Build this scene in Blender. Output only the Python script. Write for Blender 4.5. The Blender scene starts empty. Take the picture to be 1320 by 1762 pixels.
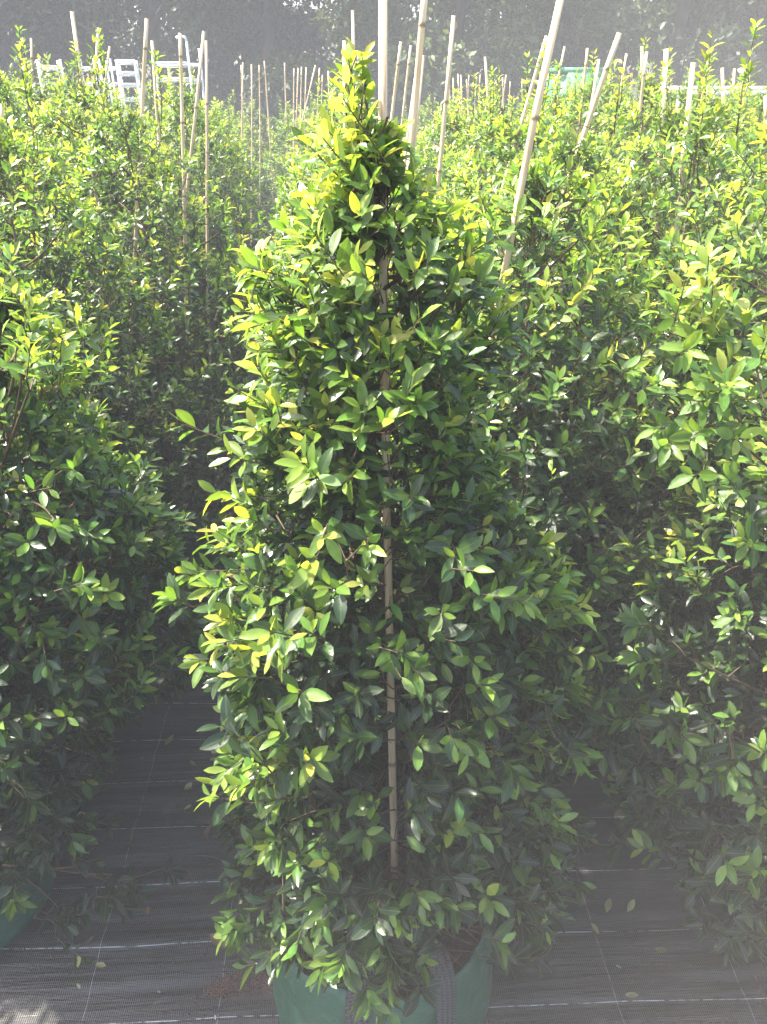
import bpy, math, random
import numpy as np
from mathutils import Vector, Matrix

R = math.radians
rng = np.random.default_rng(7)
random.seed(7)
scene = bpy.context.scene
COL = scene.collection

# ------------------------------------------------------------------ camera
CAM_H, PITCH, YAW, FPX = 1.6, 28.57, 2.7, 1324.0
cd = bpy.data.cameras.new('camera')
cam = bpy.data.objects.new('camera', cd)
COL.objects.link(cam)
cd.sensor_fit = 'VERTICAL'
cd.sensor_height = 24.0
cd.lens = FPX / 1762.0 * 24.0
cd.clip_start = 0.02
cd.clip_end = 2000
cam.location = (0, 0, CAM_H)
cam.rotation_euler = (R(90 - PITCH), 0, R(-YAW))
scene.camera = cam
CAM_M = Matrix.Translation((0, 0, CAM_H)) @ cam.rotation_euler.to_matrix().to_4x4()
CAM_R = np.array(CAM_M.to_3x3())

# ------------------------------------------------------------------ light
SUN_EL, SUN_AZ = 58.0, -71.0          # azimuth from +Y (row direction), negative = left
world = bpy.data.worlds.new('World')
scene.world = world
world.use_nodes = True
wn = world.node_tree
bg = wn.nodes['Background']
sky = wn.nodes.new('ShaderNodeTexSky')
sky.sky_type = 'NISHITA'
sky.sun_disc = False
sky.sun_elevation = R(SUN_EL)
sky.sun_rotation = R(SUN_AZ)
sky.dust_density = 4.0
sky.air_density = 1.0
sky.ozone_density = 1.0
wn.links.new(sky.outputs[0], bg.inputs[0])
bg.inputs[1].default_value = 0.15

sd = bpy.data.lights.new('sun', 'SUN')
sd.energy = 5.0
sd.angle = R(1.5)
sd.color = (1.0, 0.94, 0.82)
sun = bpy.data.objects.new('sun', sd)
COL.objects.link(sun)
sdir = Vector((math.sin(R(SUN_AZ)) * math.cos(R(SUN_EL)), math.cos(R(SUN_AZ)) * math.cos(R(SUN_EL)), math.sin(R(SUN_EL))))
sun.rotation_euler = (-sdir).to_track_quat('-Z', 'Y').to_euler()
sun.location = (-20, 15, 30)

scene.view_settings.view_transform = 'Standard'
scene.view_settings.look = 'None'
scene.view_settings.exposure = 2.5
scene.view_settings.gamma = 1.0
scene.view_settings.use_curve_mapping = False
scene.render.engine = 'CYCLES'
cy = scene.cycles
cy.max_bounces = 6
cy.diffuse_bounces = 3
cy.glossy_bounces = 2
cy.transmission_bounces = 4
cy.volume_bounces = 0
cy.use_adaptive_sampling = True
cy.adaptive_threshold = 0.02
cy.transparent_max_bounces = 4
cy.sample_clamp_indirect = 6
cy.use_denoising = True
try:
    cy.denoiser = 'OPENIMAGEDENOISE'
except Exception:
    pass
cy.caustics_reflective = False
cy.caustics_refractive = False

HAZE_DENSITY = 0.0185
HAZE_ANISO = -0.55


# ------------------------------------------------------------------ helpers
def ray(px, py):
    v = np.array([(px - 660) / FPX, -(py - 881) / FPX, -1.0])
    return CAM_R @ v


def at(px, py, Y=None, Z=None):
    """point where the sight line of a photograph pixel meets the plane y=Y or z=Z"""
    d = ray(px, py)
    t = Y / d[1] if Y is not None else (Z - CAM_H) / d[2]
    return np.array([0, 0, CAM_H]) + d * t


def project(P):
    q = (P - np.array([0, 0, CAM_H])) @ CAM_R
    dep = -q[:, 2]
    s = np.where(dep > 1e-3, dep, 1e-3)
    return 660 + FPX * q[:, 0] / s, 881 - FPX * q[:, 1] / s, dep


def make_mesh(name, V, faces, mat, attr=None, smooth=True):
    """faces: list of (count, k) int arrays"""
    me = bpy.data.meshes.new(name)
    V = np.asarray(V, np.float32)
    loops, starts, pos = [], [], 0
    for F in faces:
        F = np.asarray(F, np.int32)
        if not len(F):
            continue
        k = F.shape[1]
        loops.append(F.ravel())
        starts.append(pos + np.arange(len(F)) * k)
        pos += F.size
    loops = np.concatenate(loops).astype(np.int32)
    starts = np.concatenate(starts).astype(np.int32)
    me.vertices.add(len(V))
    me.vertices.foreach_set('co', V.ravel())
    me.loops.add(len(loops))
    me.loops.foreach_set('vertex_index', loops)
    me.polygons.add(len(starts))
    me.polygons.foreach_set('loop_start', starts)
    if smooth:
        me.polygons.foreach_set('use_smooth', np.ones(len(starts), bool))
    me.update(calc_edges=True)
    if attr is not None:
        a = me.attributes.new('leaf', 'FLOAT_COLOR', 'POINT')
        a.data.foreach_set('color', np.asarray(attr, np.float32).ravel())
    if mat is not None:
        me.materials.append(mat)
    return me


def link(name, data, parent=None, loc=None):
    o = bpy.data.objects.new(name, data)
    COL.objects.link(o)
    if parent is not None:
        o.parent = parent
    if loc is not None:
        o.location = loc
    return o


def tag(o, label=None, cat=None, group=None, kind=None):
    if label: o['label'] = label
    if cat: o['category'] = cat
    if group: o['group'] = group
    if kind: o['kind'] = kind
    return o


def norm(v):
    return v / np.maximum(np.linalg.norm(v, axis=-1, keepdims=True), 1e-9)


class MB:
    """collects tubes / boxes / strips into one mesh"""
    def __init__(s):
        s.V, s.Q, s.T, s.n = [], [], [], 0

    def add(s, V, Q=None, T=None):
        if Q is not None and len(Q): s.Q.append(np.asarray(Q) + s.n)
        if T is not None and len(T): s.T.append(np.asarray(T) + s.n)
        s.V.append(np.asarray(V, float)); s.n += len(V)

    def tube(s, P, r, k=5, cap=True):
        P = np.asarray(P, float); n = len(P)
        r = np.broadcast_to(np.asarray(r, float), (n,))
        t = norm(np.gradient(P, axis=0))
        up = np.array([0.31, 0.95, 0.05]) if abs(t[:, 2]).mean() > .6 else np.array([0.02, 0.05, 1.])
        a = norm(np.cross(t, up)); b = np.cross(t, a)
        th = np.arange(k) * 2 * math.pi / k
        ring = P[:, None] + r[:, None, None] * (np.cos(th)[None, :, None] * a[:, None] + np.sin(th)[None, :, None] * b[:, None])
        V = ring.reshape(-1, 3)
        Q = [(i * k + j, i * k + (j + 1) % k, (i + 1) * k + (j + 1) % k, (i + 1) * k + j) for i in range(n - 1) for j in range(k)]
        T = []
        if cap:
            V = np.vstack([V, P[:1], P[-1:]])
            c0, c1 = n * k, n * k + 1
            T = [(c0, (j + 1) % k, j) for j in range(k)] + [(c1, (n - 1) * k + j, (n - 1) * k + (j + 1) % k) for j in range(k)]
        s.add(V, Q, T)

    def box(s, c, d, rot=None):
        c = np.array(c, float); d = np.array(d, float) / 2
        V = np.array([[x, y, z] for x in (-1, 1) for y in (-1, 1) for z in (-1, 1)]) * d
        if rot is not None: V = V @ np.array(rot).T
        s.add(V + c, [(0, 1, 3, 2), (4, 6, 7, 5), (0, 4, 5, 1), (2, 3, 7, 6), (0, 2, 6, 4), (1, 5, 7, 3)])

    def mesh(s, name, mat, smooth=False):
        f = []
        if s.Q: f.append(np.concatenate(s.Q))
        if s.T: f.append(np.concatenate(s.T))
        return make_mesh(name, np.concatenate(s.V), f, mat, smooth=smooth)


# ------------------------------------------------------------------ materials
def new_mat(name):
    m = bpy.data.materials.new(name); m.use_nodes = True
    nt = m.node_tree; nt.nodes.clear()
    return m, nt, nt.nodes, nt.links


def ramp(n, stops):
    r = n.new('ShaderNodeValToRGB'); e = r.color_ramp.elements
    while len(e) < len(stops): e.new(0.5)
    for i, (p, c) in enumerate(stops):
        e[i].position = p; e[i].color = (*c, 1)
    return r


def leaf_material(name, stops, trans=0.5, rough=0.3, spec=0.5, tgain=(1.6, 1.5, .65)):
    m, nt, n, l = new_mat(name)
    out = n.new('ShaderNodeOutputMaterial')
    at_ = n.new('ShaderNodeAttribute'); at_.attribute_name = 'leaf'
    sep = n.new('ShaderNodeSeparateColor'); l.new(at_.outputs['Color'], sep.inputs[0])
    rp = ramp(n, stops); l.new(sep.outputs[0], rp.inputs[0])
    hsv = n.new('ShaderNodeHueSaturation')
    mh = n.new('ShaderNodeMapRange'); mh.inputs[3].default_value = .488; mh.inputs[4].default_value = .518
    l.new(sep.outputs[1], mh.inputs[0]); l.new(mh.outputs[0], hsv.inputs['Hue'])
    mv = n.new('ShaderNodeMapRange'); mv.inputs[3].default_value = .7; mv.inputs[4].default_value = 1.3
    mm = n.new('ShaderNodeMath'); mm.operation = 'FRACT'
    mx = n.new('ShaderNodeMath'); mx.operation = 'MULTIPLY'; mx.inputs[1].default_value = 7.31
    l.new(sep.outputs[1], mx.inputs[0]); l.new(mx.outputs[0], mm.inputs[0]); l.new(mm.outputs[0], mv.inputs[0])
    n1 = n.new('ShaderNodeTexNoise'); n1.inputs['Scale'].default_value = 45; n1.inputs['Detail'].default_value = 4
    tco = n.new('ShaderNodeNewGeometry'); l.new(tco.outputs['Position'], n1.inputs['Vector'])
    mn = n.new('ShaderNodeMapRange'); mn.inputs[1].default_value = .3; mn.inputs[2].default_value = .7; mn.inputs[3].default_value = .75; mn.inputs[4].default_value = 1.25
    l.new(n1.outputs[0], mn.inputs[0])
    mvv = n.new('ShaderNodeMath'); mvv.operation = 'MULTIPLY'; l.new(mv.outputs[0], mvv.inputs[0]); l.new(mn.outputs[0], mvv.inputs[1])
    l.new(mvv.outputs[0], hsv.inputs['Value']); l.new(rp.outputs[0], hsv.inputs['Color'])
    # pale midrib: |v| in alpha
    mr = n.new('ShaderNodeMapRange'); mr.inputs[1].default_value = .03; mr.inputs[2].default_value = .14
    mr.inputs[3].default_value = .22; mr.inputs[4].default_value = 0
    l.new(at_.outputs['Alpha'], mr.inputs[0])
    rib = n.new('ShaderNodeMixRGB'); rib.inputs[2].default_value = (.24, .28, .07, 1)
    l.new(mr.outputs[0], rib.inputs[0]); l.new(hsv.outputs[0], rib.inputs[1])
    p = n.new('ShaderNodeBsdfPrincipled')
    p.inputs['Roughness'].default_value = rough
    p.inputs['Specular IOR Level'].default_value = spec
    l.new(rib.outputs[0], p.inputs['Base Color'])
    nz = n.new('ShaderNodeTexNoise'); nz.inputs['Scale'].default_value = 160
    bp = n.new('ShaderNodeBump'); bp.inputs['Strength'].default_value = .25; bp.inputs['Distance'].default_value = .002
    l.new(nz.outputs[0], bp.inputs['Height']); l.new(bp.outputs[0], p.inputs['Normal'])
    tc = n.new('ShaderNodeMixRGB'); tc.blend_type = 'MULTIPLY'; tc.inputs[0].default_value = 1
    tc.inputs[2].default_value = (*tgain, 1)
    l.new(rib.outputs[0], tc.inputs[1])
    tr = n.new('ShaderNodeBsdfTranslucent'); l.new(tc.outputs[0], tr.inputs[0])
    mix = n.new('ShaderNodeMixShader'); mix.inputs[0].default_value = trans
    l.new(p.outputs[0], mix.inputs[1]); l.new(tr.outputs[0], mix.inputs[2])
    l.new(mix.outputs[0], out.inputs[0])
    return m


def simple_mat(name, col, rough=.6, noise=None, col2=None, bump=0, bscale=60, spec=.3, coords='Object', stretch=None):
    m, nt, n, l = new_mat(name)
    out = n.new('ShaderNodeOutputMaterial'); p = n.new('ShaderNodeBsdfPrincipled')
    p.inputs['Roughness'].default_value = rough; p.inputs['Specular IOR Level'].default_value = spec
    l.new(p.outputs[0], out.inputs[0])
    tc = n.new('ShaderNodeTexCoord'); mp = n.new('ShaderNodeMapping')
    l.new(tc.outputs[coords], mp.inputs[0])
    if stretch: mp.inputs['Scale'].default_value = stretch
    if noise:
        nz = n.new('ShaderNodeTexNoise'); nz.inputs['Scale'].default_value = noise; nz.inputs['Detail'].default_value = 6
        l.new(mp.outputs[0], nz.inputs['Vector'])
        rp = ramp(n, [(.3, col), (.7, col2)]); l.new(nz.outputs[0], rp.inputs[0]); l.new(rp.outputs[0], p.inputs['Base Color'])
    else:
        p.inputs['Base Color'].default_value = (*col, 1)
    if bump:
        nb = n.new('ShaderNodeTexNoise'); nb.inputs['Scale'].default_value = bscale; nb.inputs['Detail'].default_value = 5
        l.new(mp.outputs[0], nb.inputs['Vector'])
        b = n.new('ShaderNodeBump'); b.inputs['Strength'].default_value = bump; b.inputs['Distance'].default_value = .01
        l.new(nb.outputs[0], b.inputs['Height']); l.new(b.outputs[0], p.inputs['Normal'])
    return m


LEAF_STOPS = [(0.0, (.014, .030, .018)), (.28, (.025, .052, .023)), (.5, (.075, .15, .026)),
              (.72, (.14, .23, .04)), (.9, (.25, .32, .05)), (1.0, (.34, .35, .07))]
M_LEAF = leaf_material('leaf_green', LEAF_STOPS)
M_TREE = leaf_material('tree_leaf', [(0, (.012, .022, .012)), (.5, (.03, .055, .022)), (1, (.08, .12, .04))], trans=.25, rough=.5, spec=.3)
M_TREE_LIT = leaf_material('sunlit_tree_leaf', [(0, (.03, .05, .025)), (.5, (.07, .11, .045)), (1, (.14, .19, .07))], trans=.3, rough=.5, spec=.3)  # lighter copy of the tree leaf, sunlit foliage painted into its colour
M_DRY = leaf_material('dry_leaf', [(0, (.05, .03, .018)), (.3, (.14, .075, .035)), (.55, (.2, .15, .07)), (.8, (.2, .21, .08)), (1, (.36, .34, .22))], trans=.1, rough=.6)
M_BARK = simple_mat('bark', (.10, .062, .038), .8, 40, (.2, .13, .085), .5, 120)
M_TWIG = simple_mat('twig', (.045, .03, .02), .7, 60, (.10, .064, .036))
M_TRUNK = simple_mat('tree_bark', (.04, .032, .026), .9, 6, (.09, .075, .06), .8, 20)
M_SOIL = simple_mat('potting_soil', (.012, .009, .007), .95, 90, (.05, .034, .024), 1.0, 150)
M_WHITE = simple_mat('white_enamel', (.72, .73, .74), .4, 8, (.8, .8, .8))
M_GREENBIN = simple_mat('green_paint', (.04, .22, .11), .5, 5, (.06, .28, .15))
M_EARTH = simple_mat('bare_earth', (.07, .06, .04), .95, 1.5, (.11, .10, .06), .6, 8)
M_DIRT = simple_mat('red_dirt', (.06, .03, .02), .95, 60, (.15, .075, .05), .6, 200)


def bamboo_mat():
    m, nt, n, l = new_mat('bamboo')
    out = n.new('ShaderNodeOutputMaterial'); p = n.new('ShaderNodeBsdfPrincipled'); l.new(p.outputs[0], out.inputs[0])
    p.inputs['Roughness'].default_value = .5; p.inputs['Specular IOR Level'].default_value = .35
    tc = n.new('ShaderNodeTexCoord'); mp = n.new('ShaderNodeMapping'); mp.inputs['Scale'].default_value = (60, 60, 4)
    l.new(tc.outputs['Object'], mp.inputs[0])
    nz = n.new('ShaderNodeTexNoise'); nz.inputs['Scale'].default_value = 2; nz.inputs['Detail'].default_value = 6
    l.new(mp.outputs[0], nz.inputs['Vector'])
    rp = ramp(n, [(.25, (.38, .25, .14)), (.5, (.58, .43, .27)), (.8, (.66, .55, .38))]); l.new(nz.outputs[0], rp.inputs[0])
    at_ = n.new('ShaderNodeAttribute'); at_.attribute_name = 'leaf'
    sp = n.new('ShaderNodeSeparateColor'); l.new(at_.outputs['Color'], sp.inputs[0])
    mx = n.new('ShaderNodeMixRGB'); mx.inputs[2].default_value = (.12, .075, .04, 1)
    l.new(sp.outputs[0], mx.inputs[0]); l.new(rp.outputs[0], mx.inputs[1]); l.new(mx.outputs[0], p.inputs['Base Color'])
    b = n.new('ShaderNodeBump'); b.inputs['Strength'].default_value = .3; b.inputs['Distance'].default_value = .002
    l.new(nz.outputs[0], b.inputs['Height']); l.new(b.outputs[0], p.inputs['Normal'])
    return m


def bag_mat():
    m, nt, n, l = new_mat('woven_green_bag')
    out = n.new('ShaderNodeOutputMaterial'); p = n.new('ShaderNodeBsdfPrincipled'); l.new(p.outputs[0], out.inputs[0])
    p.inputs['Roughness'].default_value = .42; p.inputs['Specular IOR Level'].default_value = .45
    tc = n.new('ShaderNodeTexCoord')
    nz = n.new('ShaderNodeTexNoise'); nz.inputs['Scale'].default_value = 14; nz.inputs['Detail'].default_value = 7
    l.new(tc.outputs['Object'], nz.inputs['Vector'])
    rp = ramp(n, [(.3, (.012, .06, .034)), (.72, (.022, .09, .053))]); l.new(nz.outputs[0], rp.inputs[0])
    # dusty scuffs
    nz2 = n.new('ShaderNodeTexNoise'); nz2.inputs['Scale'].default_value = 30; nz2.inputs['Detail'].default_value = 8
    l.new(tc.outputs['Object'], nz2.inputs['Vector'])
    r2 = ramp(n, [(.56, (0, 0, 0)), (.75, (.35, .35, .35))]); l.new(nz2.outputs[0], r2.inputs[0])
    mx = n.new('ShaderNodeMixRGB'); mx.inputs[2].default_value = (.16, .2, .17, 1)
    l.new(r2.outputs[0], mx.inputs[0]); l.new(rp.outputs[0], mx.inputs[1]); l.new(mx.outputs[0], p.inputs['Base Color'])
    # weave relief: horizontal + vertical tapes ~2.4 mm
    at_ = n.new('ShaderNodeAttribute'); at_.attribute_name = 'leaf'
    sp = n.new('ShaderNodeSeparateColor'); l.new(at_.outputs['Color'], sp.inputs[0])
    def sine(i, k):
        a = n.new('ShaderNodeMath'); a.operation = 'MULTIPLY'; a.inputs[1].default_value = k
        s = n.new('ShaderNodeMath'); s.operation = 'SINE'
        l.new(sp.outputs[i], a.inputs[0]); l.new(a.outputs[0], s.inputs[0]); return s
    s1, s2 = sine(0, 2 * math.pi / .0028), sine(1, 2 * math.pi / .0028)
    ad = n.new('ShaderNodeMath'); ad.operation = 'MULTIPLY'; l.new(s1.outputs[0], ad.inputs[0]); l.new(s2.outputs[0], ad.inputs[1])
    b = n.new('ShaderNodeBump'); b.inputs['Strength'].default_value = .35; b.inputs['Distance'].default_value = .0008
    l.new(ad.outputs[0], b.inputs['Height'])
    b2 = n.new('ShaderNodeBump'); b2.inputs['Strength'].default_value = .8; b2.inputs['Distance'].default_value = .015
    l.new(nz.outputs[0], b2.inputs['Height']); l.new(b.outputs[0], b2.inputs['Normal']); l.new(b2.outputs[0], p.inputs['Normal'])
    return m


def strap_mat():
    m, nt, n, l = new_mat('dark_webbing')
    out = n.new('ShaderNodeOutputMaterial'); p = n.new('ShaderNodeBsdfPrincipled'); l.new(p.outputs[0], out.inputs[0])
    p.inputs['Roughness'].default_value = .55
    at_ = n.new('ShaderNodeAttribute'); at_.attribute_name = 'leaf'
    sp = n.new('ShaderNodeSeparateColor'); l.new(at_.outputs['Color'], sp.inputs[0])
    # braided herringbone: v = |fract(across*4)-.5| shifts the along phase
    def M(op, a, b=None):
        x = n.new('ShaderNodeMath'); x.operation = op
        for i, q in enumerate((a, b)):
            if q is None: continue
            if isinstance(q, (int, float)): x.inputs[i].default_value = q
            else: l.new(q, x.inputs[i])
        return x.outputs[0]
    acr = M('MULTIPLY', sp.outputs[1], 4.0)
    zig = M('ABSOLUTE', M('SUBTRACT', M('FRACT', acr), .5))
    ph = M('ADD', M('MULTIPLY', sp.outputs[0], 2 * math.pi / .0075), M('MULTIPLY', zig, 9.0))
    s = M('SINE', ph)
    edge = M('SINE', M('MULTIPLY', acr, math.pi))
    h = M('ADD', M('MULTIPLY', s, .6), M('MULTIPLY', M('ABSOLUTE', edge), .8))
    rp = ramp(n, [(0, (.008, .009, .009)), (1, (.10, .105, .11))])
    l.new(M('ADD', M('MULTIPLY', h, .4), .35), rp.inputs[0]); l.new(rp.outputs[0], p.inputs['Base Color'])
    b = n.new('ShaderNodeBump'); b.inputs['Strength'].default_value = 1.0; b.inputs['Distance'].default_value = .004
    l.new(h, b.inputs['Height']); l.new(b.outputs[0], p.inputs['Normal'])
    return m


def mat_material():
    """black woven weed mat with white tracer threads every 15 cm / 26.5 cm"""
    m, nt, n, l = new_mat('weed_mat')
    out = n.new('ShaderNodeOutputMaterial'); p = n.new('ShaderNodeBsdfPrincipled'); l.new(p.outputs[0], out.inputs[0])
    tc = n.new('ShaderNodeTexCoord')
    sep = n.new('ShaderNodeSeparateXYZ'); l.new(tc.outputs['Object'], sep.inputs[0])
    def M(op, a, b=None, c=None):
        x = n.new('ShaderNodeMath'); x.operation = op
        for i, q in enumerate((a, b, c)):
            if q is None: continue
            if isinstance(q, (int, float)): x.inputs[i].default_value = q
            else: l.new(q, x.inputs[i])
        return x.outputs[0]
    X, Y = sep.outputs[0], sep.outputs[1]
    wob = n.new('ShaderNodeTexNoise'); wob.inputs['Scale'].default_value = 2.2; wob.inputs['Detail'].default_value = 2
    l.new(tc.outputs['Object'], wob.inputs['Vector'])
    wv = M('MULTIPLY', M('SUBTRACT', wob.outputs[0], .5), .02)
    Yw = M('ADD', M('ADD', Y, wv), M('MULTIPLY', X, .012))
    Xw = M('ADD', X, wv)
    def line(c, period, off, w):
        f = M('ABSOLUTE', M('SUBTRACT', M('FRACT', M('DIVIDE', M('ADD', c, off), period)), .5))
        d = M('MULTIPLY', f, period)
        return M('LESS_THAN', d, w)
    ly = line(Yw, .150, .075 - .866 + .15 * 20, .0009)
    lx = line(Xw, .265, .1325 + .553 + .265 * 40, .0006)
    brk = n.new('ShaderNodeTexNoise'); brk.inputs['Scale'].default_value = 55; brk.inputs['Detail'].default_value = 3
    l.new(tc.outputs['Object'], brk.inputs['Vector'])
    bm = n.new('ShaderNodeMapRange'); bm.inputs[1].default_value = .36; bm.inputs[2].default_value = .52
    l.new(brk.outputs[0], bm.inputs[0])
    lines = M('MULTIPLY', M('MAXIMUM', M('MULTIPLY', ly, .6), M('MULTIPLY', lx, .35)), bm.outputs[0])
    # weave relief and colour
    wx = M('SINE', M('MULTIPLY', X, 2 * math.pi / .0042)); wy = M('SINE', M('MULTIPLY', Y, 2 * math.pi / .0026))
    wv2 = M('ADD', M('MULTIPLY', wx, .65), M('MULTIPLY', wy, .35))
    mp = n.new('ShaderNodeMapping'); mp.inputs['Scale'].default_value = (1.3, 16, 1); l.new(tc.outputs['Object'], mp.inputs[0])
    band = n.new('ShaderNodeTexNoise'); band.inputs['Scale'].default_value = 1.8; band.inputs['Detail'].default_value = 5
    l.new(mp.outputs[0], band.inputs['Vector'])
    dust = n.new('ShaderNodeTexNoise'); dust.inputs['Scale'].default_value = 9; dust.inputs['Detail'].default_value = 8
    l.new(tc.outputs['Object'], dust.inputs['Vector'])
    k = M('ADD', M('ADD', M('MULTIPLY', band.outputs[0], .55), M('MULTIPLY', dust.outputs[0], .45)), M('MULTIPLY', wv2, .07))  # band also paints the gloss streaks of the wrinkles into the colour
    rp = ramp(n, [(.3, (.010, .009, .0085)), (.55, (.024, .022, .0205)), (.75, (.052, .047, .043))]); l.new(k, rp.inputs[0])
    mx = n.new('ShaderNodeMixRGB'); mx.inputs[2].default_value = (.55, .55, .57, 1)
    l.new(lines, mx.inputs[0]); l.new(rp.outputs[0], mx.inputs[1]); l.new(mx.outputs[0], p.inputs['Base Color'])
    p.inputs['Specular IOR Level'].default_value = .5
    rr = n.new('ShaderNodeMapRange'); rr.inputs[3].default_value = .38; rr.inputs[4].default_value = .6
    l.new(dust.outputs[0], rr.inputs[0]); l.new(rr.outputs[0], p.inputs['Roughness'])
    b = n.new('ShaderNodeBump'); b.inputs['Strength'].default_value = .5; b.inputs['Distance'].default_value = .001
    l.new(wv2, b.inputs['Height'])
    b2 = n.new('ShaderNodeBump'); b2.inputs['Strength'].default_value = .6; b2.inputs['Distance'].default_value = .03
    l.new(band.outputs[0], b2.inputs['Height']); l.new(b.outputs[0], b2.inputs['Normal']); l.new(b2.outputs[0], p.inputs['Normal'])
    return m


M_BAMBOO, M_BAG, M_STRAP, M_MAT = bamboo_mat(), bag_mat(), strap_mat(), mat_material()

# ------------------------------------------------------------------ ground
g = make_mesh('ground', [(-150, -60, -.02), (150, -60, -.02), (150, 200, -.02), (-150, 200, -.02)], [[(0, 1, 2, 3)]], M_EARTH, smooth=False)
tag(link('ground', g), 'bare brown earth stretching away beneath the nursery beds', 'ground', kind='structure')


def mat_height(x, y):
    return 1.7 * (.004 * np.sin(y * 21 + 1.7 * np.sin(x * 1.3)) * (0.5 + .5 * np.sin(x * 2.1 + y * 3.3)) + .0025 * np.sin(y * 47 + x * 2.0 + 2 * np.sin(x * 3)) * (.5 + .5 * np.sin(y * 5 - x))
            + .002 * np.sin(x * 9 + y * 4) + .0015 * np.sin(y * 83 + 3 * np.sin(x * 4.0)) * (.5 + .5 * np.cos(x * 5 + y * 2.0)))


xs = np.concatenate([np.linspace(-8, -1.6, 20)[:-1], np.linspace(-1.6, 1.6, 110), np.linspace(1.6, 8, 20)[1:]])
ys = np.concatenate([np.linspace(-2, .5, 10)[:-1], np.linspace(.5, 3.2, 260), np.linspace(3.2, 14, 40)[1:]])
GX, GY = np.meshgrid(xs, ys)
GZ = mat_height(GX, GY)
V = np.stack([GX, GY, GZ], -1).reshape(-1, 3)
nx, ny = len(xs), len(ys)
ii = (np.arange(ny - 1)[:, None] * nx + np.arange(nx - 1)[None]).ravel()
Q = np.stack([ii, ii + 1, ii + nx + 1, ii + nx], 1)
tag(link('weed_mat', make_mesh('weed_mat', V, [Q], M_MAT)), 'black woven weed mat with white tracer threads covering the ground', 'weed mat', kind='structure')

# ------------------------------------------------------------------ leaves
def leaf_template(rows):
    """verts (u, v, w) ; rows: list of (u, width)"""
    uv = [(0, 0)]; quads, tris = [], []
    for u, w in rows:
        uv += [(u, -w), (u, 0), (u, w)]
    uv.append((1, 0)); last = len(uv) - 1
    tris += [(0, 2, 1), (0, 3, 2)]
    for i in range(len(rows) - 1):
        a = 1 + 3 * i; b = a + 3
        quads += [(a, a + 1, b + 1, b), (a + 1, a + 2, b + 2, b + 1)]
    a = 1 + 3 * (len(rows) - 1)
    tris += [(a, a + 1, last), (a + 1, a + 2, last)]
    return np.array(uv, float), np.array(quads, int).reshape(-1, 4), np.array(tris, int)


T_HI = leaf_template([(.07, .14), (.2, .62), (.38, .95), (.58, 1.0), (.77, .78), (.91, .42)])
T_MID = leaf_template([(.2, .6), (.5, 1.0), (.8, .68)])
T_LOW = leaf_template([(.48, 1.0)])


def leaf_geom(T, P, A, N, L, W, curl, fold, age, rnd):
    uv, quads, tris = T
    n, k = len(P), len(uv)
    S = norm(np.cross(A, N)); N = np.cross(S, A)
    u, v = uv[:, 0], uv[:, 1]
    along = L[:, None] * (u - .12 * np.abs(curl)[:, None] * u * u)[None] if False else L[:, None] * u[None]
    lat = W[:, None] * .5 * v[None]
    hgt = W[:, None] * .5 * np.abs(v)[None] * fold[:, None] - L[:, None] * curl[:, None] * (u * u)[None]
    V = P[:, None] + A[:, None] * along[..., None] + S[:, None] * lat[..., None] + N[:, None] * hgt[..., None]
    col = np.empty((n, k, 4)); col[..., 0] = age[:, None]; col[..., 1] = rnd[:, None]; col[..., 2] = u[None]; col[..., 3] = np.abs(v)[None]
    off = (np.arange(n) * k)[:, None, None]
    fq = (quads[None] + off).reshape(-1, 4) if len(quads) else np.zeros((0, 4), int)
    ft = (tris[None] + off).reshape(-1, 3)
    return V.reshape(-1, 3), [fq, ft], col.reshape(-1, 4)


class Leaves:
    KEYS = ('P', 'A', 'N', 'L', 'W', 'curl', 'fold', 'age', 'rnd')

    def __init__(s): s.d = {k: [] for k in s.KEYS}

    def add(s, **kw):
        for k in s.KEYS: s.d[k].append(kw[k])

    def done(s):
        for k in s.KEYS: s.d[k] = np.concatenate(s.d[k])
        return s

    def mesh(s, name, T, mat, mask=None):
        d = {k: (v if mask is None else v[mask]) for k, v in s.d.items()}
        V, F, C = leaf_geom(T, **d)
        return make_mesh(name, V, F, mat, C)


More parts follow.
